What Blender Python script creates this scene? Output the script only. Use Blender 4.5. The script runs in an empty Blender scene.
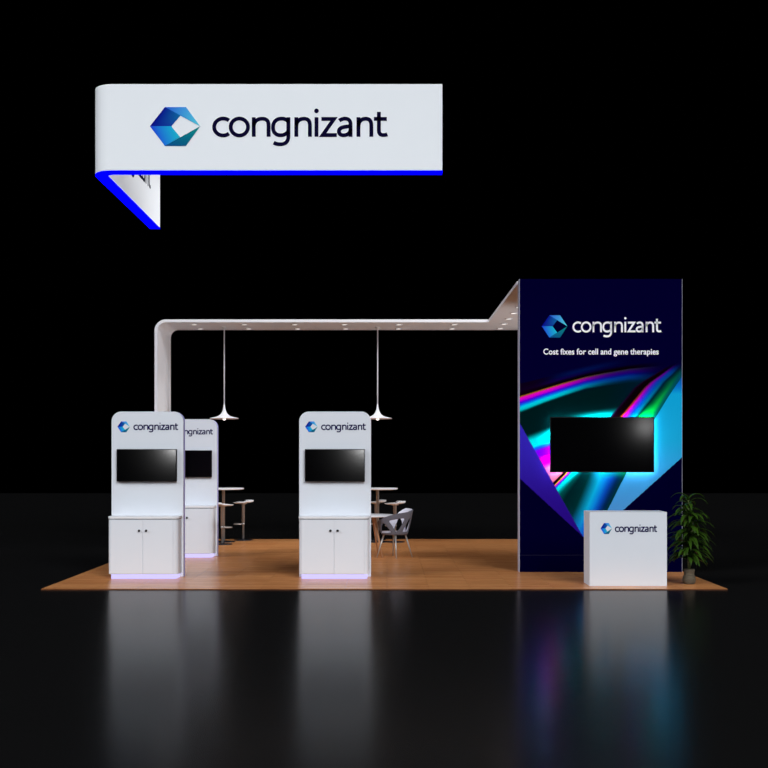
import bpy, bmesh, math, random
from mathutils import Vector, Matrix
PI = math.pi
scene = bpy.context.scene
C = scene.collection
random.seed(7)

# ------------------------------------------------------------------ helpers
def lin(c):
    return tuple((v/12.92 if v <= .04045 else ((v+.055)/1.055)**2.4) for v in [x/255 for x in c[:3]])

def mat(name, rgb=(200,200,200), rough=.5, metal=0., spec=.5, coat=0., emit=None, estr=0., lin_rgb=None):
    m = bpy.data.materials.new(name); m.use_nodes = True
    b = m.node_tree.nodes['Principled BSDF']
    col = lin_rgb or lin(rgb)
    b.inputs['Base Color'].default_value = (*col, 1)
    b.inputs['Roughness'].default_value = rough
    b.inputs['Metallic'].default_value = metal
    b.inputs['Specular IOR Level'].default_value = spec
    b.inputs['Coat Weight'].default_value = coat
    if emit:
        b.inputs['Emission Color'].default_value = (*emit, 1)
        b.inputs['Emission Strength'].default_value = estr
    return m

def noise_tint(m, scale, amount, base, detail=3, vec_scale=(1,1,1), bump=0.):
    """faint procedural variation of the surface colour"""
    nt = m.node_tree; b = nt.nodes['Principled BSDF']
    tc = nt.nodes.new('ShaderNodeTexCoord'); mp = nt.nodes.new('ShaderNodeMapping')
    mp.inputs['Scale'].default_value = vec_scale
    n = nt.nodes.new('ShaderNodeTexNoise'); n.inputs['Scale'].default_value = scale; n.inputs['Detail'].default_value = detail
    r = nt.nodes.new('ShaderNodeMix'); r.data_type = 'RGBA'
    c = lin(base)
    r.inputs['A'].default_value = (*[v*(1-amount) for v in c], 1)
    r.inputs['B'].default_value = (*[min(1, v*(1+amount)) for v in c], 1)
    nt.links.new(tc.outputs['Object'], mp.inputs['Vector']); nt.links.new(mp.outputs['Vector'], n.inputs['Vector'])
    nt.links.new(n.outputs['Fac'], r.inputs['Factor']); nt.links.new(r.outputs['Result'], b.inputs['Base Color'])
    if bump:
        bp = nt.nodes.new('ShaderNodeBump'); bp.inputs['Strength'].default_value = bump; bp.inputs['Distance'].default_value = .01
        nt.links.new(n.outputs['Fac'], bp.inputs['Height']); nt.links.new(bp.outputs['Normal'], b.inputs['Normal'])
    return m

def link(name, me, m=None, parent=None, smooth=False):
    o = bpy.data.objects.new(name, me); C.objects.link(o)
    if m and not me.materials: me.materials.append(m)
    if parent: o.parent = parent
    if smooth:
        me.polygons.foreach_set('use_smooth', [True]*len(me.polygons))
    return o

def obj(name, bm, m=None, parent=None, smooth=False, bevel=0., seg=2):
    me = bpy.data.meshes.new(name)
    bmesh.ops.recalc_face_normals(bm, faces=bm.faces[:])
    bm.to_mesh(me); bm.free()
    o = link(name, me, m, parent, smooth)
    if bevel:
        md = o.modifiers.new('bevel', 'BEVEL'); md.width = bevel; md.segments = seg; md.limit_method = 'ANGLE'; md.angle_limit = math.radians(50)
    return o

def thing(name, label, cat, loc=(0,0,0), rz=0, group=None):
    o = bpy.data.objects.new(name, None); C.objects.link(o)
    o.empty_display_size = .1
    o.location = loc; o.rotation_euler = (0,0,rz); o['label'] = label; o['category'] = cat
    if group: o['group'] = group
    return o

def copy_tree(o, parent=None):
    c = o.copy(); C.objects.link(c); c.parent = parent
    for ch in list(o.children): copy_tree(ch, c)
    return c

def add_box(bm, x0, x1, y0, y1, z0, z1):
    v = [bm.verts.new(p) for p in ((x0,y0,z0),(x1,y0,z0),(x1,y1,z0),(x0,y1,z0),(x0,y0,z1),(x1,y0,z1),(x1,y1,z1),(x0,y1,z1))]
    for f in ((0,3,2,1),(4,5,6,7),(0,1,5,4),(1,2,6,5),(2,3,7,6),(3,0,4,7)):
        bm.faces.new([v[i] for i in f])
    return bm
def box(*a): return add_box(bmesh.new(), *a)

def prism(bm, pts, lo, hi, plane='xy'):
    """closed outline extruded; plane xy -> along z, xz -> along y"""
    def P(a, b, c): return (a, b, c) if plane == 'xy' else (a, c, b)
    A = [bm.verts.new(P(a, b, lo)) for a, b in pts]; B = [bm.verts.new(P(a, b, hi)) for a, b in pts]
    n = len(pts)
    bm.faces.new(A[::-1]); bm.faces.new(B)
    for i in range(n):
        bm.faces.new((A[i], A[(i+1) % n], B[(i+1) % n], B[i]))
    return bm

def rrect(x0, x1, y0, y1, r, n=8, corners=(1,1,1,1)):
    """rounded rectangle, corners in order BL BR TR TL"""
    cs = [((x0+r, y0+r), PI, corners[0], (x0,y0)), ((x1-r, y0+r), 1.5*PI, corners[1], (x1,y0)),
          ((x1-r, y1-r), 0, corners[2], (x1,y1)), ((x0+r, y1-r), .5*PI, corners[3], (x0,y1))]
    out = []
    for (cx, cy), a0, on, raw in cs:
        if not on: out.append(raw); continue
        for i in range(n+1):
            a = a0 + .5*PI*i/n
            out.append((cx+r*math.cos(a), cy+r*math.sin(a)))
    return out

def lathe(bm, prof, seg=32, cx=0, cy=0, close=True):
    """profile = [(r, z)...]"""
    rings = []
    for r, z in prof:
        if r < 1e-6: rings.append([bm.verts.new((cx, cy, z))])
        else: rings.append([bm.verts.new((cx+r*math.cos(2*PI*i/seg), cy+r*math.sin(2*PI*i/seg), z)) for i in range(seg)])
    for a, b in zip(rings, rings[1:]):
        for i in range(seg):
            j = (i+1) % seg
            if len(a) == 1 and len(b) == 1: continue
            if len(a) == 1: bm.faces.new((a[0], b[i], b[j]))
            elif len(b) == 1: bm.faces.new((a[i], a[j], b[0]))
            else: bm.faces.new((a[i], a[j], b[j], b[i]))
    return bm

def tube(bm, pts, r, seg=10, closed=False):
    pts = [Vector(p) for p in pts]; n = len(pts); rings = []
    rr = r if isinstance(r, (list, tuple)) else [r]*n
    for i, p in enumerate(pts):
        if closed: t = pts[(i+1) % n]-pts[i-1]
        else: t = pts[min(i+1, n-1)]-pts[max(i-1, 0)]
        t.normalize()
        up = Vector((0,0,1)) if abs(t.z) < .95 else Vector((1,0,0))
        a = t.cross(up).normalized(); b = t.cross(a).normalized()
        rings.append([bm.verts.new(p+rr[i]*(math.cos(2*PI*k/seg)*a+math.sin(2*PI*k/seg)*b)) for k in range(seg)])
    m = n if closed else n-1
    for i in range(m):
        A, B = rings[i], rings[(i+1) % n]
        for k in range(seg):
            j = (k+1) % seg
            bm.faces.new((A[k], A[j], B[j], B[k]))
    if not closed:
        bm.faces.new(rings[0][::-1]); bm.faces.new(rings[-1])
    return bm

# ------------------------------------------------------------------ lettering
def text_mesh(body, width, base, bold=0., depth=.002, xscale_h=None, spacing=1.):
    """lettering as a mesh in the XZ plane: left end at x=0, baseline at z=0; fitted to width; xscale_h = cap/x height wanted"""
    cu = bpy.data.curves.new('lettering', 'FONT'); cu.body = body; cu.size = 1; cu.offset = bold
    cu.space_character = spacing; cu.resolution_u = 6; cu.extrude = .01
    o = bpy.data.objects.new('tmp', cu); C.objects.link(o)
    dg = bpy.context.evaluated_depsgraph_get(); dg.update()
    me = bpy.data.meshes.new_from_object(o.evaluated_get(dg))
    bpy.data.objects.remove(o); bpy.data.curves.remove(cu)
    xs = [v.co.x for v in me.vertices]; x0, x1 = min(xs), max(xs); ys = [v.co.y for v in me.vertices]
    kx = width/(x1-x0)
    top = max(ys)
    ky = (xscale_h/top) if xscale_h else kx
    for v in me.vertices:
        x, y, z = v.co
        v.co = ((x-x0)*kx, -depth if z > 0 else 0, y*ky)
    return me

M = {}
M['ink_navy'] = mat('navy vinyl lettering', (8,4,44), .6, spec=.02)
M['ink_blue'] = mat('dark blue violet vinyl lettering', (20,14,74), .6, spec=.02)
M['ink_white'] = mat('white vinyl lettering', (245,245,250), .5)

def vcol_mat(name, rough=.45, spec=.4):
    m = bpy.data.materials.new(name); m.use_nodes = True
    nt = m.node_tree; b = nt.nodes['Principled BSDF']
    a = nt.nodes.new('ShaderNodeVertexColor'); a.layer_name = 'print'
    nt.links.new(a.outputs['Color'], b.inputs['Base Color'])
    b.inputs['Roughness'].default_value = rough; b.inputs['Specular IOR Level'].default_value = spec
    return m
M['logo'] = vcol_mat('printed hexagon facets', .6, .02)
M['print'] = vcol_mat('printed tower graphic', .6, .0)

def logo_mesh():
    """hexagonal mark of four gradient facets round an open arrow, unit height, left end x=0, centre z=0 (from the zoomed print)"""
    # coordinates in the 768x576 zoom of the sign mark
    P = dict(L=(100,300), TL=(245,115), TR=(448,115), R=(585,300), BR=(448,490), BL=(245,490), IL=(305,300), IT=(395,197), IB=(392,405))
    def q(k):
        x, y = P[k]; return ((x-100)/375, (302-y)/375)
    facets = [ (('L','IL','IT','TL'), ((4,4,140),(20,60,165),(15,110,170),(6,10,150))),
               (('TL','IT','R','TR'), ((45,95,220),(50,140,225),(90,215,235),(70,160,235))),
               (('L','BL','IB','IL'), ((35,60,225),(35,120,230),(30,190,215),(25,180,225))),
               (('BL','BR','R'), ((8,80,145),(8,95,135),(10,140,140))) ]
    bm = bmesh.new(); cl = bm.loops.layers.float_color.new('print')
    for keys, cols in facets:
        vf = [bm.verts.new((q(k)[0], -.006, q(k)[1])) for k in keys]
        vb = [bm.verts.new((q(k)[0], 0, q(k)[1])) for k in keys]
        n = len(keys)
        if n == 4:   # subdivided so the gradient is smooth
            N = 10; g = []
            for i in range(N+1):
                row = []
                for j in range(N+1):
                    s, t = i/N, j/N
                    w = ((1-s)*(1-t), s*(1-t), s*t, (1-s)*t)
                    co = sum((vf[k].co*w[k] for k in range(4)), Vector())
                    c = [sum(lin(cols[k])[e]*w[k] for k in range(4)) for e in range(3)]
                    row.append((bm.verts.new(co), c))
                g.append(row)
            for i in range(N):
                for j in range(N):
                    cs = (g[i][j], g[i+1][j], g[i+1][j+1], g[i][j+1])
                    f = bm.faces.new([c[0] for c in cs])
                    for l, c in zip(f.loops, cs): l[cl] = (*c[1], 1)
            for k in range(n):
                f = bm.faces.new((vf[k], vf[(k+1)%n], vb[(k+1)%n], vb[k]))
                for l in f.loops: l[cl] = (*lin(cols[k]), 1)
        else:
            f = bm.faces.new(vf)
            for l, c in zip(f.loops, cols): l[cl] = (*lin(c), 1)
            for k in range(n):
                f = bm.faces.new((vf[k], vf[(k+1)%n], vb[(k+1)%n], vb[k]))
                for l in f.loops: l[cl] = (*lin(cols[k]), 1)
    me = bpy.data.meshes.new('logo')
    bm.to_mesh(me); bm.free()
    me.materials.append(M['logo'])
    return me
LOGO = logo_mesh()

def bez(p, n=10):
    """p = start, then triples of cubic control points"""
    out = [p[0]]
    for i in range(1, len(p)-2, 3):
        a, b, c, d = p[i-1], p[i], p[i+1], p[i+2]
        for k in range(1, n+1):
            t = k/n; u = 1-t
            out.append((u*u*u*a[0]+3*u*u*t*b[0]+3*u*t*t*c[0]+t*t*t*d[0], u*u*u*a[1]+3*u*u*t*b[1]+3*u*t*t*c[1]+t*t*t*d[1]))
    return out
def arc(cx, cy, rx, ry, a0, a1, n=28):
    return [(cx+rx*math.cos(math.radians(a0+(a1-a0)*i/n)), cy+ry*math.sin(math.radians(a0+(a1-a0)*i/n))) for i in range(n+1)]
def arch(x0, x1):
    m = x0+(x1-x0)*.56
    return [[(x0,0),(x0,79)], bez([(x0,42),(x0,62),(m-18,73.2),(m,73.2),(x1-7,73.2),(x1,64),(x1,44)])+[(x1,0)]]
STROKES = ([arc(74,39.5,36.5,34.5,50,310)] + [arc(139.5,39.5,35,34.5,0,360,40)] + arch(197.5,257.5) +
    [bez([(337.5,60),(332,69),(322,73.5),(311,73.5),(288,73.5),(275.5,60),(275.5,38),(275.5,18),(287,6),(306,6),(320,6),(332,12),(337.5,24)])] +
    [[(337.5,79),(337.5,2)]+bez([(337.5,2),(337.5,-20),(326,-30.5),(304,-30.5),(294,-30.5),(285,-28),(278,-24)])[1:]] +
    arch(369.5,424.5) + [[(451,0),(451,79)]] +
    [[(471,72.3),(522,72.3),(476,7),(533,7)]] +
    [bez([(543,65),(550,70.5),(558,73.5),(566,73.5),(581,73.5),(588.5,65),(588.5,50)])+[(588.5,0)],
     bez([(588.5,43),(578,42),(568,41),(558,38.5),(547,35.5),(541.5,30),(541.5,22),(541.5,12),(549,6),(560,6),(577,6),(588.5,16),(588.5,32)])] +
    arch(620.5,672.5) + [[(703,101),(703,26)]+bez([(703,26),(703,13),(709,6.8),(721,6.8),(727,6.8),(732,8),(737,10)])[1:], [(683,72.5),(735,72.5)]])
def word_mesh(width, height, hw=8.3, depth=.002):
    """the word in a humanist sans; left end x=0, baseline z=0; height = top of the i dot"""
    bm = bmesh.new(); kx = width/707; kz = height/114
    def put(poly):
        f = [bm.verts.new(((x-30)*kx, -depth, y*kz)) for x, y in poly]; bm.faces.new(f)
        return f
    for st in STROKES:
        n = len(st); closed = math.dist(st[0], st[-1]) < .5
        L = []; Rr = []
        for i in range(n):
            if closed: a = st[i-1] if i else st[-2]; b = st[i+1] if i < n-1 else st[1]
            else: a = st[max(i-1,0)]; b = st[min(i+1,n-1)]
            p = st[i]
            d1 = Vector((p[0]-a[0], p[1]-a[1])); d2 = Vector((b[0]-p[0], b[1]-p[1]))
            if d1.length < 1e-6: d1 = d2
            if d2.length < 1e-6: d2 = d1
            d1.normalize(); d2.normalize()
            nn = (Vector((-d1.y, d1.x))+Vector((-d2.y, d2.x))).normalized()
            c = max(.35, nn.dot(Vector((-d1.y, d1.x))))
            L.append((p[0]+nn.x*hw/c, p[1]+nn.y*hw/c)); Rr.append((p[0]-nn.x*hw/c, p[1]-nn.y*hw/c))
        F = [[bm.verts.new(((x-30)*kx, -depth, y*kz)) for x, y in S] for S in (L, Rr)]
        B = [[bm.verts.new(((x-30)*kx, 0, y*kz)) for x, y in S] for S in (L, Rr)]
        for i in range(n-1):
            bm.faces.new((F[0][i], F[0][i+1], F[1][i+1], F[1][i]))
            for q in (0, 1): bm.faces.new((F[q][i], F[q][i+1], B[q][i+1], B[q][i]))
    put([(451+9.3*math.cos(2*PI*k/20), 105+9.3*math.sin(2*PI*k/20)) for k in range(20)])
    me = bpy.data.meshes.new('lettering'); bm.to_mesh(me); bm.free()
    return me
def place_logo(parent, x, y, z, h, rz=0, w=None):
    o = bpy.data.objects.new('logo', LOGO); C.objects.link(o); o.parent = parent
    o.location = (x, y, z); o.scale = ((w/1.293 if w else h), h, h); o.rotation_euler.z = rz
    o['label'] = 'hexagonal blue gradient mark'
    return o
def place_word(parent, x, y, z, width, height, m, body='congnizant', rz=0, bold=.0, spacing=1., name='lettering'):
    if body == 'congnizant': me = word_mesh(width, height, 7.7 if width > 1.5 else 9.6 if width < 1 else 7.4)
    else: me = text_mesh(body, width, 0, bold=bold, xscale_h=height, spacing=spacing)
    me.materials.clear(); me.materials.append(m)
    o = bpy.data.objects.new(name, me); C.objects.link(o); o.parent = parent
    o.location = (x, y, z); o.rotation_euler.z = rz
    return o

# ------------------------------------------------------------------ materials
M['white'] = noise_tint(mat('white laminate', (216,222,231), .6, spec=.1), 3, .012, (216,222,231))
M['white_sat'] = noise_tint(mat('white lacquer', (228,230,235), .45, spec=.2), 3, .012, (228,230,235))
M['fabric'] = noise_tint(mat('white tension fabric', (243,248,254), .8, spec=.05), 2, .012, (243,248,254))
M['canopy'] = noise_tint(mat('white canopy laminate', (244,245,250), .6, spec=.1), 2, .015, (244,245,250))
M['edge'] = mat('grey aluminium edge', (185,185,205), .5, .0, spec=.2)
M['frame'] = mat('lavender grey frame edge', (185,185,245), .5, spec=.2)
M['gap_shade'] = mat('gap shade grey', (120,122,128), .7)
M['black'] = mat('black plastic', (8,8,9), .4, spec=.3)
M['bezel'] = mat('black bezel', (18,15,17), .5, spec=.08)
M['screen'] = mat('black glass screen', (2,2,3), .10, spec=.5)
M['knob'] = mat('dark metal knob', (30,30,34), .3, .6)
M['chrome'] = mat('brushed steel', (176,172,170), .32, .55)
M['darkchrome'] = mat('polished dark base', (60,62,68), .25, .6)
M['blue_led'] = mat('blue led strip', (0,0,0), .9, spec=0, emit=(0.0,0.0,1.0), estr=2.2)
M['led'] = mat('violet white led', (0,0,0), .9, spec=0, emit=(.62,.56,1.0), estr=1.15)
M['tv_led'] = mat('white led strip behind screen', (230,240,255), .5, emit=(.85,.95,1.0), estr=26.)
M['lamp'] = mat('lit lamp lens', (255,255,255), .5, emit=(1,.98,.94), estr=1.5)
M['bulb'] = mat('lit bulb', (255,255,255), .5, emit=(1,.95,.88), estr=1.6)
M['shade_lip'] = mat('copper shade lip', (170,95,70), .35, .5)
M['chair_shell_shaded'] = mat('shaded grey moulded plastic', (98,98,108), .55, spec=.15)  # shade on the outer side painted in as a darker grey
M['chair_inner'] = mat('pale grey moulded plastic', (225,226,240), .5, spec=.2)
M['wood_leg'] = noise_tint(mat('beech leg', (176,128,92), .5), 30, .15, (176,128,92), vec_scale=(1,1,.1))

# wooden stage boards: fine strips running across the stand
def stage_material():
    m = bpy.data.materials.new('laminate boards'); m.use_nodes = True
    nt = m.node_tree; b = nt.nodes['Principled BSDF']; L = nt.links.new
    tc = nt.nodes.new('ShaderNodeTexCoord')
    br = nt.nodes.new('ShaderNodeTexBrick'); br.offset = .5; br.offset_frequency = 2
    br.inputs['Scale'].default_value = 1; br.inputs['Brick Width'].default_value = 1.1; br.inputs['Row Height'].default_value = .11
    br.inputs['Mortar Size'].default_value = .0022; br.inputs['Mortar Smooth'].default_value = .2; br.inputs['Bias'].default_value = 0
    br.inputs['Color1'].default_value = (*lin((244,172,110)), 1); br.inputs['Color2'].default_value = (*lin((226,151,93)), 1)
    br.inputs['Mortar'].default_value = (*lin((120,74,44)), 1)
    mp = nt.nodes.new('ShaderNodeMapping'); mp.inputs['Scale'].default_value = (1.2, 26, 1)
    n = nt.nodes.new('ShaderNodeTexNoise'); n.inputs['Scale'].default_value = 3; n.inputs['Detail'].default_value = 6; n.inputs['Roughness'].default_value = .6
    cr = nt.nodes.new('ShaderNodeValToRGB')
    cr.color_ramp.elements[0].position = .3; cr.color_ramp.elements[0].color = (.58,.55,.52,1)
    cr.color_ramp.elements[1].position = .7; cr.color_ramp.elements[1].color = (1.12,1.1,1.08,1)
    mx = nt.nodes.new('ShaderNodeMix'); mx.data_type = 'RGBA'; mx.blend_type = 'MULTIPLY'; mx.inputs['Factor'].default_value = 1
    L(tc.outputs['Object'], br.inputs['Vector']); L(tc.outputs['Object'], mp.inputs['Vector']); L(mp.outputs['Vector'], n.inputs['Vector'])
    L(n.outputs['Fac'], cr.inputs['Fac']); L(br.outputs['Color'], mx.inputs['A']); L(cr.outputs['Color'], mx.inputs['B'])
    L(mx.outputs['Result'], b.inputs['Base Color'])
    b.inputs['Roughness'].default_value = .25; b.inputs['Specular IOR Level'].default_value = .2
    return m
M['stage'] = stage_material()

def floor_material():
    m = bpy.data.materials.new('polished dark hall floor'); m.use_nodes = True
    nt = m.node_tree; b = nt.nodes['Principled BSDF']; L = nt.links.new
    tc = nt.nodes.new('ShaderNodeTexCoord')
    n = nt.nodes.new('ShaderNodeTexNoise'); n.inputs['Scale'].default_value = .6; n.inputs['Detail'].default_value = 2
    cr = nt.nodes.new('ShaderNodeValToRGB')
    cr.color_ramp.elements[0].color = (.0085,.0085,.0088,1); cr.color_ramp.elements[1].color = (.0100,.0100,.0104,1)
    L(tc.outputs['Object'], n.inputs['Vector']); L(n.outputs['Fac'], cr.inputs['Fac']); L(cr.outputs['Color'], b.inputs['Base Color'])
    b.inputs['Roughness'].default_value = .2; b.inputs['IOR'].default_value = 1.45
    b.inputs['Specular IOR Level'].default_value = .028
    return m
M['floor'] = floor_material()

# ------------------------------------------------------------------ setting
SZ = .012                                   # stage top above the hall floor is z=0 ; hall floor at -SZ
fl = obj('floor', box(-40, 40, -20, 39, -SZ-.1, -SZ), M['floor']); fl['kind'] = 'structure'; fl['label'] = 'glossy black exhibition hall floor'
st = obj('stage_platform', box(-4.53, 4.46, 0, 9.0, -SZ, 0), M['stage'])
st['label'] = 'low rectangular stage floor of orange brown wood boards under the whole stand'; st['category'] = 'stage'

# ------------------------------------------------------------------ hanging sign
def hanging_sign():
    xl, xr, yf, yb, t, r = -4.14, .775, 1.0, 5.03, .175, .30
    out = [(xr, yf)]; inn = [(xr, yf+t)]
    N = 16
    for i in range(N+1):
        a = -PI/2 - PI/2*i/N
        out.append((xl+r+r*math.cos(a), yf+r+r*math.sin(a)))
        inn.append((xl+r+(r-t)*math.cos(a), yf+r+(r-t)*math.sin(a)))
    out.append((xl, yb)); inn.append((xl+t, yb))
    def ribbon(z0, z1):
        bm = bmesh.new(); V = []
        for (a, b) in zip(out, inn):
            V.append([bm.verts.new((*a, z0)), bm.verts.new((*a, z1)), bm.verts.new((*b, z1)), bm.verts.new((*b, z0))])
        for A, B in zip(V, V[1:]):
            for k in range(4):
                bm.faces.new((A[k], A[(k+1)%4], B[(k+1)%4], B[k]))
        bm.faces.new(V[0][::-1]); bm.faces.new(V[-1])
        return bm
    root = thing('hanging_sign', 'large white ribbon sign overhead with rounded corner and glowing blue lower edge', 'sign', ((xl+xr)/2, yf, 5.70))
    off = Vector((-(xl+xr)/2, -yf, -5.70))
    def sh(o): o.location = off; return o
    bn = sh(obj('banner', ribbon(5.725, 6.936), M['fabric'], root, bevel=.012))
    e = sh(obj('led_strip', ribbon(5.708, 5.7245), M['blue_led'], root)); e['label'] = 'glowing blue light strip'
    s = 71.625
    X = lambda px: (px-387)/s
    Z = lambda py: 1.74+(456-py)/s
    place_logo(bn, X(150), yf-.002, Z(126.5), 38.8/s)
    place_word(bn, X(212.3), yf-.002, Z(136.8), 175.0/s, 28.1/s, M['ink_navy'], bold=.004)
    # same mark on the inner face of the side wing
    place_logo(bn, xl+t+.002, 1.0+.32, Z(126.5), 32/s, rz=PI/2)
    place_word(bn, xl+t+.002, 1.0+1.0, Z(135.3), 158.0/s, 28.1/s, M['ink_navy'], rz=PI/2)
hanging_sign()

# ------------------------------------------------------------------ canopy
ZS, ZT = 4.347, 4.402        # soffit, top
def canopy():
    yb, yf = 8.72, 7.33     # beam back, front
    xL, xW0, xW1 = -4.53, 1.98, 3.38
    root = thing('canopy_frame', 'white flat canopy beam with a rounded left corner and one upright leg, joining the tower', 'canopy', (xL, yf, 0))
    # profile of upright + beam in xz with rounded outer and inner corners, extruded in y
    t = ZT-ZS; R = .22
    pts = [(xL, 0)]
    N = 12
    for i in range(N+1):
        a = PI - PI/2*i/N
        pts.append((xL+R+R*math.cos(a), ZT-R+R*math.sin(a)))
    pts += [(xW1, ZT), (xW1, ZS)]
    for i in range(N+1):
        a = PI/2 + PI/2*i/N
        pts.append((xL+R+(R-t)*math.cos(a), ZT-R+(R-t)*math.sin(a)))
    pts.append((xL+t, 0))
    bm = bmesh.new(); A = [bm.verts.new((x, yf, z)) for x, z in pts]; B = [bm.verts.new((x, yb, z)) for x, z in pts]
    n = len(pts)
    for i in range(n): bm.faces.new((A[i], A[(i+1)%n], B[(i+1)%n], B[i]))
    # side strips as quads between outer and inner outlines
    half = n//2
    for V in (A, B):
        for i in range(half-1):
            bm.faces.new((V[i], V[i+1], V[n-2-i], V[n-1-i]))
    o = obj('beam', bm, M['canopy'], root); o.location = (-xL, -yf, 0)
    w = obj('wing', box(xW0, xW1, 2.46, yf, ZS, ZT), M['canopy'], root); w.location = (-xL, -yf, 0)
canopy()

# downlights
dl = thing('downlight', '', 'ceiling light', group='recessed downlights in the canopy')
obj('trim_ring', lathe(bmesh.new(), [(.048,0),(.068,0),(.070,-.006),(.068,-.010),(.052,-.010),(.048,-.007),(.048,0)], 24), M['white_sat'], dl, True)
obj('lens', lathe(bmesh.new(), [(0,-.008),(.0475,-.008),(.0475,-.002),(0,-.002)], 24), M['lamp'], dl)
ordn = ['first', 'second', 'third', 'fourth', 'fifth', 'sixth']
spots = []
for k, x in enumerate((-3.82,-2.83,-1.83,-.845,.235,1.33)):
    spots.append((x, 22.7-15, 'small lit round downlight under the canopy beam, front row, %s from the upright leg' % ordn[k]))
    spots.append((x, 23.45-15, 'small lit round downlight under the canopy beam, back row, %s from the upright leg' % ordn[k]))
for k, d in enumerate((23.4, 22.6, 21.75, 20.9, 20.05)):
    spots.append((2.31, d-15, 'small lit round downlight under the slanting canopy wing, %s from the wing\'s far end' % ordn[k]))
for k, (x, y, lab) in enumerate(spots):
    o = dl if k == 0 else copy_tree(dl)
    o.location = (x, y, ZS); o['label'] = lab
    if k < 12 and k % 2 == 0:
        ld = bpy.data.lights.new('downlight_beam', 'SPOT'); ld.energy = 45; ld.spot_size = math.radians(75); ld.spot_blend = .8; ld.shadow_soft_size = .06
        lo = bpy.data.objects.new('downlight_beam', ld); C.objects.link(lo); lo.location = (x, y, ZS-.03)

# ------------------------------------------------------------------ pendant lamps
def pendant():
    t = thing('pendant_lamp', '', 'lamp', group='pendant lamps over the bar tables')
    drop = ZS-2.49          # shade lower edge at z 2.46
    obj('ceiling_cap', lathe(bmesh.new(), [(0,0),(.05,0),(.048,-.02),(.01,-.03),(0,-.03)], 20), M['white_sat'], t, True)
    obj('cord', tube(bmesh.new(), [(0,0,-.02), (0,0,-drop+.26)], .012, 8), M['white_sat'], t, True)
    prof = [(.012,.30),(.018,.24),(.028,.19),(.045,.14),(.075,.095),(.12,.062),(.18,.040),(.25,.026),(.288,.016),(.292,.008),(.285,.0),(.25,.004),(.17,.018),(.11,.035),(.06,.06),(.02,.07),(0,.07)]
    s = obj('lamp_shade', lathe(bmesh.new(), [(0,.30)]+[(r, z) for r, z in prof], 40), M['white_sat'], t, True)
    s.location.z = -drop
    l = obj('shade_lip', lathe(bmesh.new(), [(.283,-.002),(.293,.004),(.290,.007),(.28,.003),(.283,-.002)], 40), M['shade_lip'], t, True); l.location.z = -drop
    b = obj('bulb', lathe(bmesh.new(), [(0,.066),(.022,.06),(.03,.03),(.034,.0),(.028,-.016),(.015,-.026),(0,-.03)], 20), M['bulb'], t, True); b.location.z = -drop
    return t
p1 = pendant(); p2 = copy_tree(p1)
p1.location = (-3.295, 8.2, ZS); p1['label'] = 'white trumpet shaped pendant lamp hanging above the bar table behind the left pair of kiosks'
p2.location = (-.19, 8.2, ZS); p2['label'] = 'white trumpet shaped pendant lamp hanging just right of the middle kiosk'
# ------------------------------------------------------------------ kiosks
def kiosk():
    """origin: centre of the panel on the floor at the cabinet front line (y=0 = plinth front)"""
    t = thing('display_kiosk', '', 'kiosk', group='white display kiosks with cabinets')
    # tall back panel
    W = 1.035/2; H = 2.38; yp = .30; yp2 = .45
    pts = rrect(-W, W, .0, H, .14, 10, (0,0,1,1))
    bp = obj('back_panel', prism(bmesh.new(), pts, yp, yp+.03, 'xz'), M['white'], t, bevel=.005)
    fr = obj('panel_frame', prism(bmesh.new(), [(x*.998, z if z < .01 else z-.001) for x, z in pts], yp+.0302, yp2, 'xz'), M['frame'], t)
    fr['label'] = 'lavender grey side frame of the panel'
    place_logo(bp, -.432, yp-.001, 1.74+29.3/69.6, .155, w=.181)
    place_word(bp, -.200, yp-.001, 1.74+(456-429.8)/69.6, .642, 7.3/69.6, M['ink_blue'], bold=.006)
    cw = .495
    cab = obj('cabinet', prism(bmesh.new(), rrect(-cw, cw, .0, yp-.0005, .055, 8, (1,1,0,0)), .068, .840), M['white'], t)
    obj('worktop', prism(bmesh.new(), rrect(-cw-.012, cw+.012, -.014, yp-.0005, .085, 8, (1,1,0,0)), .852, .884), M['white_sat'], t, bevel=.004)
    obj('shadow_gap', prism(bmesh.new(), rrect(-cw+.01, cw-.01, .012, yp-.001, .07, 8, (1,1,0,0)), .840, .852), M['gap_shade'], t)  # strip in darker grey stands in for the shadow line under the worktop
    for sx in (-1, 1):
        x0, x1 = (-cw+.035, -.0035) if sx < 0 else (.0035, cw-.07)
        d = obj('door', box(x0, x1, -.008, .0, .075, .836), M['white'], t, bevel=.0015)
        k = obj('knob', lathe(bmesh.new(), [(0,0),(.008,0),(.008,.012),(.017,.016),(.018,.022),(.014,.027),(0,.028)], 16), M['knob'], d, True)
        k.rotation_euler = (PI/2, 0, 0); k.location = (.05*sx, -.007, .684)
    pl = obj('led_plinth', prism(bmesh.new(), rrect(-cw+.028, cw-.028, .02, yp2-.02, .06, 8, (1,1,0,0)), .0, .068), M['led'], t)
    pl['label'] = 'glowing violet white plinth light'
    return t
kp = kiosk()
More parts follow.
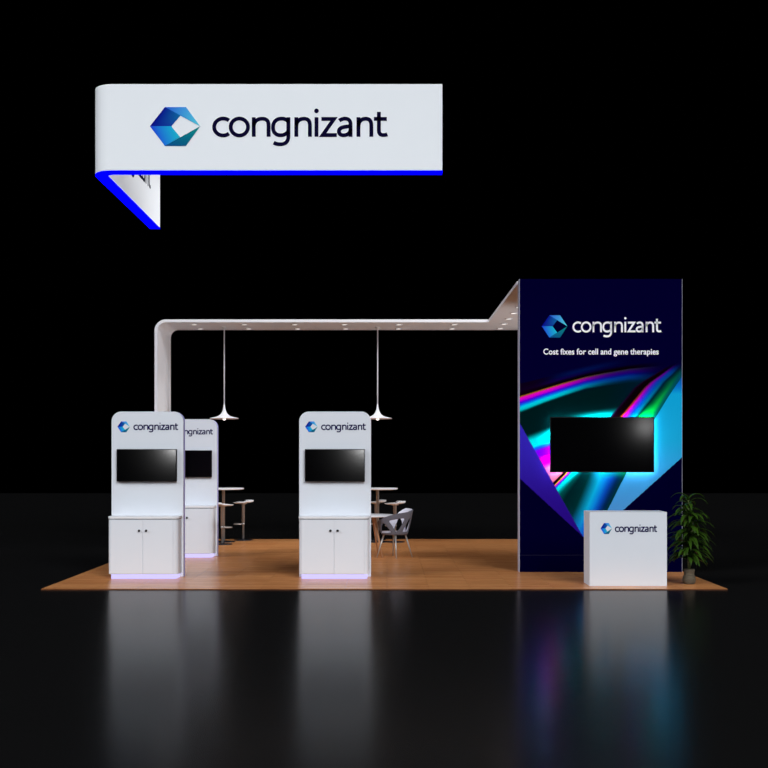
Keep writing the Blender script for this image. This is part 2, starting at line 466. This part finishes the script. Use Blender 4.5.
# x centre, plinth front distance
kiosks = [(-3.452, 16.21, 'white display kiosk at the front left, in front of another one'),
          (-3.470, 19.62, 'white display kiosk half hidden behind the front left kiosk, farthest back of the three'),
          (-.748, 16.21, 'white display kiosk standing alone in the middle of the stage, chair behind it')]
def television(w, h, d, bez):
    t = thing('television', '', 'television')
    obj('casing', box(-w/2, w/2, -d, 0, -h/2, h/2), M['bezel'], t, bevel=.004)
    obj('screen', box(-w/2+bez, w/2-bez, -d-.002, -d+.004, -h/2+bez*1.2, h/2-bez), M['screen'], t)
    return t
tv0 = television(.860, .466, .06, .010)
for i, (x, d, lab) in enumerate(kiosks):
    o = kp if i == 0 else copy_tree(kp)
    o.location = (x, d-15, 0); o['label'] = lab
    tv = tv0 if i == 0 else copy_tree(tv0)
    tv.location = (x+.0, d-15+.30, 1.606)
    tv['group'] = 'screens on the white kiosks'
    tv['label'] = ['flat black television mounted on the front left kiosk', 'flat black television mounted on the kiosk half hidden at the back left', 'flat black television mounted on the middle kiosk'][i]

# ------------------------------------------------------------------ tower
def clamp(x, a=0., b=1.): return a if x < a else b if x > b else x
def sm(a, b, x):
    t = clamp((x-a)/(b-a)); return t*t*(3-2*t)
def mixc(a, b, t): return tuple(a[i]*(1-t)+b[i]*t for i in range(3))
def grad(stops, x):
    if x <= stops[0][0]: return stops[0][1]
    for (a, ca), (b, cb) in zip(stops, stops[1:]):
        if x <= b: return mixc(ca, cb, (x-a)/(b-a))
    return stops[-1][1]
def interp(tab, x):
    if x <= tab[0][0]: return tab[0][1]
    for (a, ya), (b, yb) in zip(tab, tab[1:]):
        if x <= b:
            t = (x-a)/(b-a); return ya+(yb-ya)*t
    return tab[-1][1]
NAVY = (2,0,42)
RA = [(519,396.4),(530,393.2),(544,388.8),(562,383.4),(586,376.8),(605,373.0),(629,369),(660,366),(690,365)]   # upper edge of the left ribbon
RB_tab = [(357,682),(362,675),(368,665.6),(375,655),(382,643.5),(388,636),(399,627),(408,619.5),(417,612),(425,606)]              # left edge of the right ribbon, x by y
BD = [(366,689),(376.4,682.3),(395,669.5),(418.6,655),(445,641),(473,626.4),(509,608.2),(543,590.5),(560,582)]       # facet boundary, x by y
def tower_colour(px, py):
    pl = 424.2+(px-520.3)*(533.9-424.2)/(581.5-520.3)      # lower-left side of the swirl (y by x)
    pl2 = 478.6+(px-520.1)*(535.2-478.6)/(581.5-520.1)
    fb = 457.3+(682-px)*(508.9-457.3)/(682-624.6)          # bottom side of the cyan facet
    bx = interp(BD, py)
    if py > pl and py < pl2 and px < 584:
        return mixc((48,34,170), (36,10,122), sm(430, 525, py))
    if py >= pl2 and px < bx or py > fb and px >= bx-2 or py > 541:
        return (1,0,34)
    if px > bx and py > 366:
        c = grad([(374,(6,70,160)),(386,(8,110,195)),(394,(14,160,212)),(440,(24,158,206)),(475,(55,150,212)),(510,(70,138,200))], py)
        return c
    # swirl
    if py < 455:
        base = mixc(NAVY, (0,24,26), sm(0, 1, clamp((py-interp(RA, px)-6)/10)) * sm(690, 640, px+(400-py)*.5))
        if px > 600: base = mixc(base, (0,22,46), .7*sm(600, 650, px)*sm(372, 384, py)*sm(425, 395, py))
        # ribbon A
        o = py-interp(RA, px)
        k = interp([(519,1.15),(544,1.0),(585,.85),(629,.95),(690,1.3)], px)
        o /= k*.92
        fade = sm(668, 622, px)
        mag = sm(625, 545, px)
        st = [(-16,NAVY),(-9,mixc(NAVY,(0,20,80),.8*sm(540,575,px)*sm(635,585,px))),(-5,mixc(NAVY,(30,0,90),.5*mag)),(-2.6,(6,0,10)),(-.6,(4,2,2)),(.3,mixc((40,30,60),(140,100,10),mag)),
              (2.2,mixc((40,10,95),(235,0,190),mag)),(4.2,mixc((32,0,110),(200,0,200),mag)),(6.2,mixc((4,20,120),(70,0,220),mag)),(8.4,mixc((0,50,130),(10,90,230),mag)),(11,mixc((0,48,110),(0,205,230),mag)),(13.5,mixc((0,32,60),(0,190,195),mag)),(17,(0,30,34))]
        c = base
        if -16 < o < 17:
            c = mixc(base, grad(st, o), fade*sm(17, 14, o)*(sm(-16,-11,o)))
        # dark red haze at left above the ribbon
        if px < 560 and -12 < o < -1: c = mixc(c, (14,0,14), .7*sm(560,530,px))
        # cyan glow above the screen
        xe = interp(RB_tab, py)
        if px < xe+1 and py > 400:
            g = sm(408-(px-600)*.12, 417.5, py)*sm(563, 605, px)
            c = mixc(c, (0,245,250), g)
        # ribbon B
        d = (px-xe)
        if d > -3:
            t = sm(366, 412, py)        # grows brighter downwards
            w = interp([(366,.6),(375,.85),(388,1.2),(417,1.25)], py)
            d /= w
            st = [(-3,c),(-.5,(24,2,30)),(.8,(10,0,8)),(6,(8,2,2)),(7.2,mixc((40,10,90),(150,60,10),t)),(9,mixc((80,0,130),(235,0,200),t)),(11.5,mixc((20,40,140),(110,30,240),t)),
                  (14.5,mixc((4,50,140),(0,90,220),t)),(18,mixc((0,50,110),(0,140,170),t)),(20.5,mixc((0,26,52),(0,36,40),t)),(23,mixc((0,40,44),(0,90,50),t)),(27,mixc((0,60,60),(8,185,65),t)),(31,mixc((0,60,60),(8,185,70),t)),(36,mixc((0,60,70),(10,110,80),t)),(42,(0,70,92)),(60,(0,60,92))]
            top = sm(362, 374, py)
            e = grad(st, d)
            if py > 402 and 19 < d < 40: e = mixc(e, (0,238,90), sm(402,417,py)*sm(19,24,d)*sm(40,32,d))
            if px > bx-7: e = mixc(e, (0,66,96), sm(bx-7, bx-1, px)*.8)
            c = mixc(c, e, top*sm(-3,-1,d))
        # lower-left cyan bloom beside the screen
        if px < 560 and py > 426:
            y0 = 441-(px-532)*.35
            g = sm(y0-9, y0, py)
            c = mixc(c, (0,225,232), g)
            c = mixc(c, (20,90,255), sm(y0+6, y0+9, py))
            c = mixc(c, (120,0,240), sm(y0+9, y0+12, py))
        return c
    if px < 556 and py < 474:
        y0 = 441-(px-532)*.35
        c = mixc((20,100,255), (120,0,240), sm(y0+8, y0+12, py))
        c = mixc(c, (225,0,200), sm(y0+17, y0+21, py)); c = mixc(c, (190,90,150), sm(y0+27, y0+33, py))
        return c
    # lower swirl, fan of beams; u across, measured along the screen's lower edge
    ua, ub = px, px+(py-473)*1.3+1
    for _ in range(14):
        u = (ua+ub)/2
        if u-(py-473)*interp([(577,1.0),(588,.42),(604,.42),(628,.5)], u) < px: ua = u
        else: ub = u
    st = [(548,(205,120,180)),(560,(215,110,150)),(562.3,(190,80,110)),(563.4,(6,0,4)),(565.6,(10,0,8)),(566.8,(200,170,20)),(568.2,(225,0,190)),(570,(60,60,240)),(572.5,(0,225,235)),(576,(0,205,215)),
          (579,(0,80,78)),(583,(0,30,34)),(590,(0,44,46)),(596,(6,110,140)),(602,(10,165,210)),(608,(10,125,210)),(614,(8,66,170)),(620,(2,34,80)),(625,(0,45,50)),(628,(0,50,45)),(640,(0,30,40))]
    c = grad(st, u)
    if py > 505: c = mixc(c, (20,70,190), .6*sm(505, 540, py))
    if 600 < px < 626 and py < 480: c = mixc(c, (0,120,60), .5*sm(480,473,py))
    return c

TX0, TX1, TY, TZ = 1.985, 4.428, 2.18, 4.394
def tower():
    s = 1146/(15+TY)
    root = thing('display_tower', 'tall dark blue tower wall printed with cyan and purple light swirls and white lettering', 'display wall', ((TX0+TX1)/2, TY, 0))
    off = (-(TX0+TX1)/2, -TY, 0)
    b = obj('tower_body', box(TX0, TX1, TY+.004, TY+.22, 0, TZ), M['edge'], root); b.location = off
    # printed skin
    nx, nz = 330, 590
    verts = []; cols = []
    for j in range(nz+1):
        z = TZ*j/nz
        for i in range(nx+1):
            x = TX0+.006+(TX1-TX0-.012)*i/nx
            verts.append((x, TY, z))
            px = 387+x*s; py = 456-(z-1.74)*s
            c = lin([clamp(v, 0, 255) for v in tower_colour(px, py)])
            if abs(py-555) < .26: c = tuple(v+.012 for v in c)
            cols += [min(1, c[0]*1.12), min(1, c[1]*1.12), min(1, c[2]*1.12), 1.]
    faces = []
    W = nx+1
    for j in range(nz):
        for i in range(nx):
            a = j*W+i; faces.append((a, a+1, a+W+1, a+W))
    # give the skin thickness: back face + rim
    nb = len(verts)
    x0, x1 = TX0+.006, TX1-.006
    verts += [(x0,TY+.004,0),(x1,TY+.004,0),(x1,TY+.004,TZ),(x0,TY+.004,TZ)]
    cols += [0,0,.02,1]*4
    faces.append((nb+3, nb+2, nb+1, nb))
    me = bpy.data.meshes.new('graphic_panel'); me.from_pydata(verts, [], faces)
    at = me.color_attributes.new('print', 'FLOAT_COLOR', 'POINT'); at.data.foreach_set('color', cols)
    g = link('graphic_panel', me, M['print'], root); g.location = off
    X = lambda px: (px-387)/s
    Z = lambda py: 1.74+(456-py)/s
    place_logo(g, X(541.7), TY-.001, Z(326.4), 22.2/s, w=25.6/s)
    place_word(g, X(572.4), TY-.001, Z(332.3), 88.8/s, 15.2/s, M['ink_white'], bold=.004)
    place_word(g, X(543.3), TY-.001, Z(354.4), 115.4/s, 5.9/s, M['ink_white'], body='Cost fixes for cell and gene therapies', bold=.02, name='slogan')
    # big screen
    w, h = 104.4/67.2, 55.6/67.2
    tv = television(w, h, .035, .014)
    tv.location = (X(601.9)*1.0-.006, TY-.062, Z(444.7))
    tv['label'] = 'large black television mounted on the printed tower wall'
    tv.location.x = (602.3-387)*(15+TY-.1)/1146
    obj('wall_bracket', box(-.3, .3, 0.0, .0615, -.2, .2), M['black'], tv)
    e = bmesh.new(); q = .012
    for a in ((-w/2+q, w/2-q, h/2-q-.02, h/2-q), (-w/2+q, w/2-q, -h/2+q, -h/2+q+.02)): add_box(e, a[0], a[1], .0005, .012, a[2], a[3])
    for a in ((-w/2+q, -w/2+q+.02), (w/2-q-.02, w/2-q)): add_box(e, a[0], a[1], .0005, .012, -h/2+q+.021, h/2-q-.021)
    o = obj('backlight_strip', e, M['tv_led'], tv); o['label'] = 'lit strip behind the screen'
tower()

# ------------------------------------------------------------------ reception counter
def counter():
    x0, x1, y0, y1, h = 2.713, 3.748, .345, .79, .99
    t = thing('reception_counter', 'plain white box counter with a small logo, in front of the tower beside the plant', 'counter', ((x0+x1)/2, y0, 0))
    off = Vector((-(x0+x1)/2, -y0, 0))
    b = obj('counter_body', box(x0, x1, y0, y1, 0, h-.012), M['white'], t); b.location = off
    w = obj('worktop', box(x0, x1, y0, y1, h-.0118, h), M['white'], t); w.location = off
    s = 1146/(15+y0)
    place_logo(b, (600.6-387)/s, y0-.001, 1.74+(456-528.5)/s, 11.0/s, w=11.4/s)
    place_word(b, (614.9-387)/s, y0-.001, 1.74+(456-531.8)/s, 42.0/s, 7.3/s, M['ink_blue'], bold=.006)
counter()

# ------------------------------------------------------------------ bar tables and stools
def bar_table():
    t = thing('bar_table', '', 'table', group='round white bar tables')
    obj('tabletop', lathe(bmesh.new(), [(0,1.062),(.39,1.062),(.408,1.070),(.412,1.080),(.408,1.090),(.395,1.094),(0,1.094)], 56), M['white_sat'], t, True)
    obj('pole', lathe(bmesh.new(), [(0,.014),(.03,.014),(.03,1.045),(.12,1.05),(.12,1.062),(0,1.062)], 24), M['chrome'], t, True)
    obj('base', lathe(bmesh.new(), [(0,0),(.235,0),(.24,.005),(.235,.010),(.06,.02),(.03,.03),(0,.03)], 48), M['darkchrome'], t, True)
    return t
bt = bar_table(); bt2 = copy_tree(bt)
bt.location = (-3.31, 8.2, 0); bt['label'] = 'tall round white bar table on a thin pole behind the two left kiosks'
bt2.location = (-.19, 8.2, 0); bt2['label'] = 'tall round white bar table on a thin pole behind the middle kiosk'

def seat_mesh():
    bm = bmesh.new(); NR, NA = 7, 40; top = []; bot = []
    def z_lip(x): return .036*sm(.01, .07, x) - .012*sm(-.05,-.2,x)
    for i in range(NR+1):
        rr = i/NR
        for k in range(NA):
            if i == 0 and k: continue
            a = 2*PI*k/NA; c, s = math.cos(a), math.sin(a)
            R = .215/((abs(c)**3+abs(s)**3)**(1/3))
            x, y = rr*R*c, rr*R*s
            dip = -.014*(1-rr*rr)
            th = .042*(1-.55*rr**4)
            top.append(bm.verts.new((x, y, .80+z_lip(x)+dip-(.006 if i == NR else 0))))
            bot.append(bm.verts.new((x*.97, y*.97, .80+z_lip(x)*.45-th)))
    def idx(i, k): return 0 if i == 0 else 1+(i-1)*NA+(k % NA)
    for V in (top, bot):
        for i in range(NR):
            for k in range(NA):
                if i == 0: bm.faces.new((V[0], V[idx(1,k)], V[idx(1,k+1)]))
                else: bm.faces.new((V[idx(i,k)], V[idx(i+1,k)], V[idx(i+1,k+1)], V[idx(i,k+1)]))
    for k in range(NA): bm.faces.new((top[idx(NR,k)], top[idx(NR,k+1)], bot[idx(NR,k+1)], bot[idx(NR,k)]))
    return bm
def bar_stool():
    t = thing('bar_stool', '', 'stool', group='white bar stools around the bar tables')
    obj('seat', seat_mesh(), M['white_sat'], t, True)
    obj('pole', lathe(bmesh.new(), [(0,.01),(.022,.01),(.022,.36),(.033,.36),(.033,.74),(.08,.75),(.08,.765),(0,.765)], 24), M['chrome'], t, True)
    r = bmesh.new(); pts = [(-.02, -.03, .335)]
    for k in range(13):
        a = PI*.36+2*PI*.64*k/12*1.0
        pts.append((-.09+.12*math.cos(a*1.0+PI*0), .12*math.sin(a), .335))
    pts = [(-.01,.03,.335)]+[(-.06+.11*math.cos(PI/2+PI*k/12)*1.2, .11*math.sin(PI/2+PI*k/12), .335) for k in range(13)]+[(-.01,-.03,.335)]
    tube(r, pts, .011, 8)
    lathe(r, [(0,.315),(.03,.315),(.03,.36),(0,.36)], 20)
    obj('footrest', r, M['chrome'], t, True)
    obj('base', lathe(bmesh.new(), [(0,0),(.20,0),(.205,.005),(.20,.010),(.05,.022),(.024,.035),(0,.035)], 44), M['darkchrome'], t, True)
    return t
bs = bar_stool()
stools = [(-3.24, 22.55, math.radians(200), 'white bar stool nearest the left kiosks, in front of the left bar table pole'),
          (-2.97, 23.68, math.radians(8), 'white bar stool with raised seat back at the right side of the left bar table'),
          (-.225, 23.74, math.radians(0), 'white bar stool behind the pole of the bar table by the middle kiosk'),
          (.16, 23.15, math.radians(5), 'white bar stool right of the middle bar table, standing behind the grey chair')]
for i, (x, d, a, lab) in enumerate(stools):
    o = bs if i == 0 else copy_tree(bs)
    o.location = (x, d-15, 0); o.rotation_euler.z = a; o['label'] = lab

# low table
lt = thing('meeting_table', 'low round white table with splayed wooden legs, mostly hidden behind the middle kiosk', 'table', (-.37, 4.80, 0))
obj('tabletop', lathe(bmesh.new(), [(0,.695),(.47,.695),(.496,.708),(.5,.716),(.49,.724),(0,.726)], 56), M['white_sat'], lt, True)
for k in range(4):
    a = math.radians(-45+90*k+8)
    tp = Vector((.20*math.cos(a), .20*math.sin(a), .695)); ft = Vector((.36*math.cos(a), .36*math.sin(a), 0.007))
    obj('leg', tube(bmesh.new(), [ft, ft.lerp(tp, .5), tp], [.013,.018,.022], 12), M['wood_leg'], lt, True)

# ------------------------------------------------------------------ grey chair
def tub_chair():
    t = thing('tub_chair', 'grey moulded tub chair with cut out triangular openings and steel legs behind the middle kiosk', 'chair', (.13, 4.60, 0), math.radians(-40))
    # local: the back is at +x, the opening towards -x
    A0 = math.radians(150); NA, NS = 96, 30
    def surf(a, s):
        c = math.cos(a)
        top = interp([(-138,.60),(-100,.675),(-70,.735),(-40,.775),(0,.80),(45,.83),(88,.835),(112,.78),(130,.69),(150,.62)], math.degrees(a))
        zb = .40
        z = zb+(top-zb)*s
        rx = .215+.085*s**.7 + .03*s*max(0, c); ry = .215+.09*s**.7
        return Vector((rx*c+.0, ry*math.sin(a), z))
    # solid regions: rim band, bottom band, diagonal ribs between rounded triangles
    holes = []   # (a centre deg, half-width deg, pointing up?)
    for ac, hw, up in ((-96,30,True),(-42,28,False),(12,30,True),(66,28,False),(112,22,True)):
        holes.append((math.radians(ac), math.radians(hw), up))
    def inhole(a, s):
        lo, hi = .13, .72
        if not lo < s < hi: return False
        f = (s-lo)/(hi-lo)
        for ac, hw, up in holes:
            w = hw*((1-f)**.8 if up else f**.8)
            if abs(a-ac) < w: return True
        return False
    bm = bmesh.new()
    V = [[bm.verts.new(surf(-A0+2*A0*i/NA, j/NS)) for j in range(NS+1)] for i in range(NA+1)]
    for i in range(NA):
        for j in range(NS):
            a = -A0+2*A0*(i+.5)/NA; s = (j+.5)/NS
            if inhole(a, s): continue
            bm.faces.new((V[i][j], V[i+1][j], V[i+1][j+1], V[i][j+1]))
    bmesh.ops.delete(bm, geom=[v for v in bm.verts if not v.link_faces], context='VERTS')
    # relax the stair-stepped hole edges
    for _ in range(3):
        inner = [v for v in bm.verts if v.is_boundary and .42 < v.co.z < .80 and abs(math.atan2(v.co.y, v.co.x)) < A0-.05]
        bmesh.ops.smooth_vert(bm, verts=inner, factor=.5, use_axis_x=True, use_axis_y=True, use_axis_z=True)
    sh = obj('shell', bm, M['chair_shell_shaded'], t, True); sh.data.materials.append(M['chair_inner'])
    md = sh.modifiers.new('thick', 'SOLIDIFY'); md.thickness = .022; md.offset = -1; md.material_offset = 1
    # seat pan
    b = bmesh.new(); n = 48
    rings = []
    for (k, z) in ((0,.43),(.5,.428),(.85,.438),(1.0,.45),(1.02,.435),(.95,.405),(.5,.39),(0,.39)):
        if k == 0: rings.append([b.verts.new((-.02,0,z))]); continue
        rings.append([b.verts.new((-.02+.215*k*math.cos(2*PI*i/n)*(1.08 if math.cos(2*PI*i/n) < 0 else .9), .205*k*math.sin(2*PI*i/n), z)) for i in range(n)])
    for P, Q in zip(rings, rings[1:]):
        for i in range(n):
            j = (i+1) % n
            if len(P) == 1: b.faces.new((P[0], Q[i], Q[j]))
            elif len(Q) == 1: b.faces.new((P[i], P[j], Q[0]))
            else: b.faces.new((P[i], P[j], Q[j], Q[i]))
    obj('seat', b, M['chair_inner'], t, True)
    for sx in (-1, 1):
        for sy in (-1, 1):
            tp = Vector((.13*sx, .13*sy, .40)); ft = Vector((.215*sx, .215*sy, .006))
            obj('leg', tube(bmesh.new(), [ft, ft.lerp(tp, .5), tp], [.009,.012,.015], 12), M['chrome'], t, True)
tub_chair()

# ------------------------------------------------------------------ potted plant
def plant():
    t = thing('potted_plant', 'bushy dark green plant with drooping leaves in a small woven pot beside the white counter', 'plant', (4.112, .60, 0))
    m = mat('woven rush pot', (120,112,92), .8)
    nt = m.node_tree; b = nt.nodes['Principled BSDF']
    tc = nt.nodes.new('ShaderNodeTexCoord'); wv = nt.nodes.new('ShaderNodeTexWave'); wv.bands_direction = 'Z'; wv.inputs['Scale'].default_value = 18; wv.inputs['Distortion'].default_value = 3
    cr = nt.nodes.new('ShaderNodeValToRGB'); cr.color_ramp.elements[0].color = (*lin((56,50,40)),1); cr.color_ramp.elements[1].color = (*lin((112,102,84)),1)
    nt.links.new(tc.outputs['Object'], wv.inputs['Vector']); nt.links.new(wv.outputs['Fac'], cr.inputs['Fac']); nt.links.new(cr.outputs['Color'], b.inputs['Base Color'])
    bp = nt.nodes.new('ShaderNodeBump'); bp.inputs['Strength'].default_value = .5; bp.inputs['Distance'].default_value = .01
    nt.links.new(wv.outputs['Fac'], bp.inputs['Height']); nt.links.new(bp.outputs['Normal'], b.inputs['Normal'])
    obj('pot', lathe(bmesh.new(), [(0,0),(.066,0),(.082,.012),(.090,.045),(.089,.075),(.078,.105),(.068,.13),(.070,.165),(.076,.193),(.072,.20),(.066,.195),(.060,.165),(.058,.14),(.0,.14)], 36), m, t, True)
    soil = mat('potting soil', (38,28,20), .95)
    obj('soil', lathe(bmesh.new(), [(0,.141),(.058,.141),(.062,.175),(0,.182)], 24), soil, t, True)
    stem_m = noise_tint(mat('green brown cane', (70,78,40), .7), 20, .2, (70,78,40))
    leaf_m = noise_tint(mat('dark green leaf', (46,76,14), .5, spec=.2), 9, .5, (46,76,14))
    rnd = random.Random(11)
    stems = [(0,0,1.16), (.012,.014,.92), (-.016,.006,.78), (.004,-.018,.60), (-.01,-.01,1.02)]
    sb = bmesh.new(); lb = bmesh.new()
    for (sx, sy, hh) in stems:
        lean = (rnd.uniform(-.05,.05), rnd.uniform(-.05,.05))
        P = lambda z: Vector((sx+lean[0]*(z/hh)**1.3, sy+lean[1]*(z/hh)**1.3, z))
        tube(sb, [P(.17+(hh-.17)*k/6) for k in range(7)], .008, 7)
        n = int(38*hh)
        for k in range(n):
            z = .30+(hh-.28)*(k+.5)/n
            a = k*2.399+rnd.uniform(-.3,.3)
            f = z/hh
            L = rnd.uniform(.27,.40)*(1.0 if z < .95 else .8)
            up = .9 if f > .9 else rnd.uniform(.35,.75)
            base = P(min(z, hh)); d = Vector((math.cos(a), math.sin(a), 0)); side = Vector((-math.sin(a), math.cos(a), 0))
            w = rnd.uniform(.022,.032); N = 8; prev = None
            pos = base.copy(); ang = up; step = L/N
            for q in range(N+1):
                u = q/N
                wd = w*math.sin(PI*min(1, .12+u*.9))**.8 if u < .999 else .0006
                nrm = (-math.sin(ang)*d+Vector((0,0,1))*math.cos(ang))
                row = [lb.verts.new(pos-side*wd+nrm*wd*.35), lb.verts.new(pos), lb.verts.new(pos+side*wd+nrm*wd*.35)]
                if prev:
                    lb.faces.new((prev[0],prev[1],row[1],row[0])); lb.faces.new((prev[1],prev[2],row[2],row[1]))
                prev = row
                pos = pos+step*(d*math.cos(ang)+Vector((0,0,1))*math.sin(ang))
                ang -= (up+1.15)/N*1.0
    obj('stem', sb, stem_m, t, True)
    me = bpy.data.meshes.new('foliage'); lb.to_mesh(me); lb.free()
    fo = link('foliage', me, leaf_m, t, True)
    md = fo.modifiers.new('thick', 'SOLIDIFY'); md.thickness = .0012
plant()

# ------------------------------------------------------------------ light
w = bpy.data.worlds.new('hall'); scene.world = w; w.use_nodes = True
w.node_tree.nodes['Background'].inputs[0].default_value = (0,0,0,1); w.node_tree.nodes['Background'].inputs[1].default_value = 0
def sun(name, az, el, strength, angle, col=(1,1,1)):
    """az: degrees from straight in front (-y), positive towards +x"""
    l = bpy.data.lights.new(name, 'SUN'); l.energy = strength; l.angle = math.radians(angle); l.color = col
    o = bpy.data.objects.new(name, l); C.objects.link(o)
    a, e = math.radians(az), math.radians(el)
    d = Vector((math.sin(a)*math.cos(e), -math.cos(a)*math.cos(e), math.sin(e)))
    o.rotation_euler = d.to_track_quat('Z', 'Y').to_euler()
    o.location = d*12
sun('hall_floodlight', 24, 28, 2.25, 30, (.97,.985,1))
sun('hall_floodlight_side', -58, 30, 1.45, 30, (.97,.985,1))
def lamp_spot(name, loc, target, power, deg, size):
    l = bpy.data.lights.new(name, 'SPOT'); l.energy = power; l.spot_size = math.radians(deg); l.spot_blend = .5; l.shadow_soft_size = size
    o = bpy.data.objects.new(name, l); C.objects.link(o); o.location = loc
    o.rotation_euler = (Vector(loc)-Vector(target)).to_track_quat('Z', 'Y').to_euler()
lamp_spot('sign_wing_fill', (9, 5.5, 6.5), (-4, 3.2, 6.3), 3300, 26, .4)  # unseen lamp added to brighten the sign's inner wing
lamp_spot('canopy_fill', (10, 5, 1.4), (-3, 7.9, 3.2), 1900, 44, .3)  # added out of view to lift the canopy underside and upright leg
# unseen lamps added behind the viewer to put soft highlights on the screens
for x, z, p in ((-6.2, 2.08, 28), (-.62, 2.08, 28), (7.95, 2.65, 7)):
    lamp_spot('screen_highlight_lamp', (x, -16, z), (x*.5, 1.5, z), p*4, 40, .22)

# ------------------------------------------------------------------ camera
cd = bpy.data.cameras.new('camera'); cam = bpy.data.objects.new('camera', cd); C.objects.link(cam)
cam.location = (0, -15, 1.74); cam.rotation_euler = (PI/2, 0, 0)
cd.sensor_width = 36; cd.lens = 36*1146/768; cd.shift_x = -3/768; cd.shift_y = 72/768
cd.clip_end = 200
scene.camera = cam
vs = scene.view_settings
vs.view_transform = 'Standard'; vs.look = 'None'; vs.gamma = 1; vs.exposure = 0
vs.use_curve_mapping = False
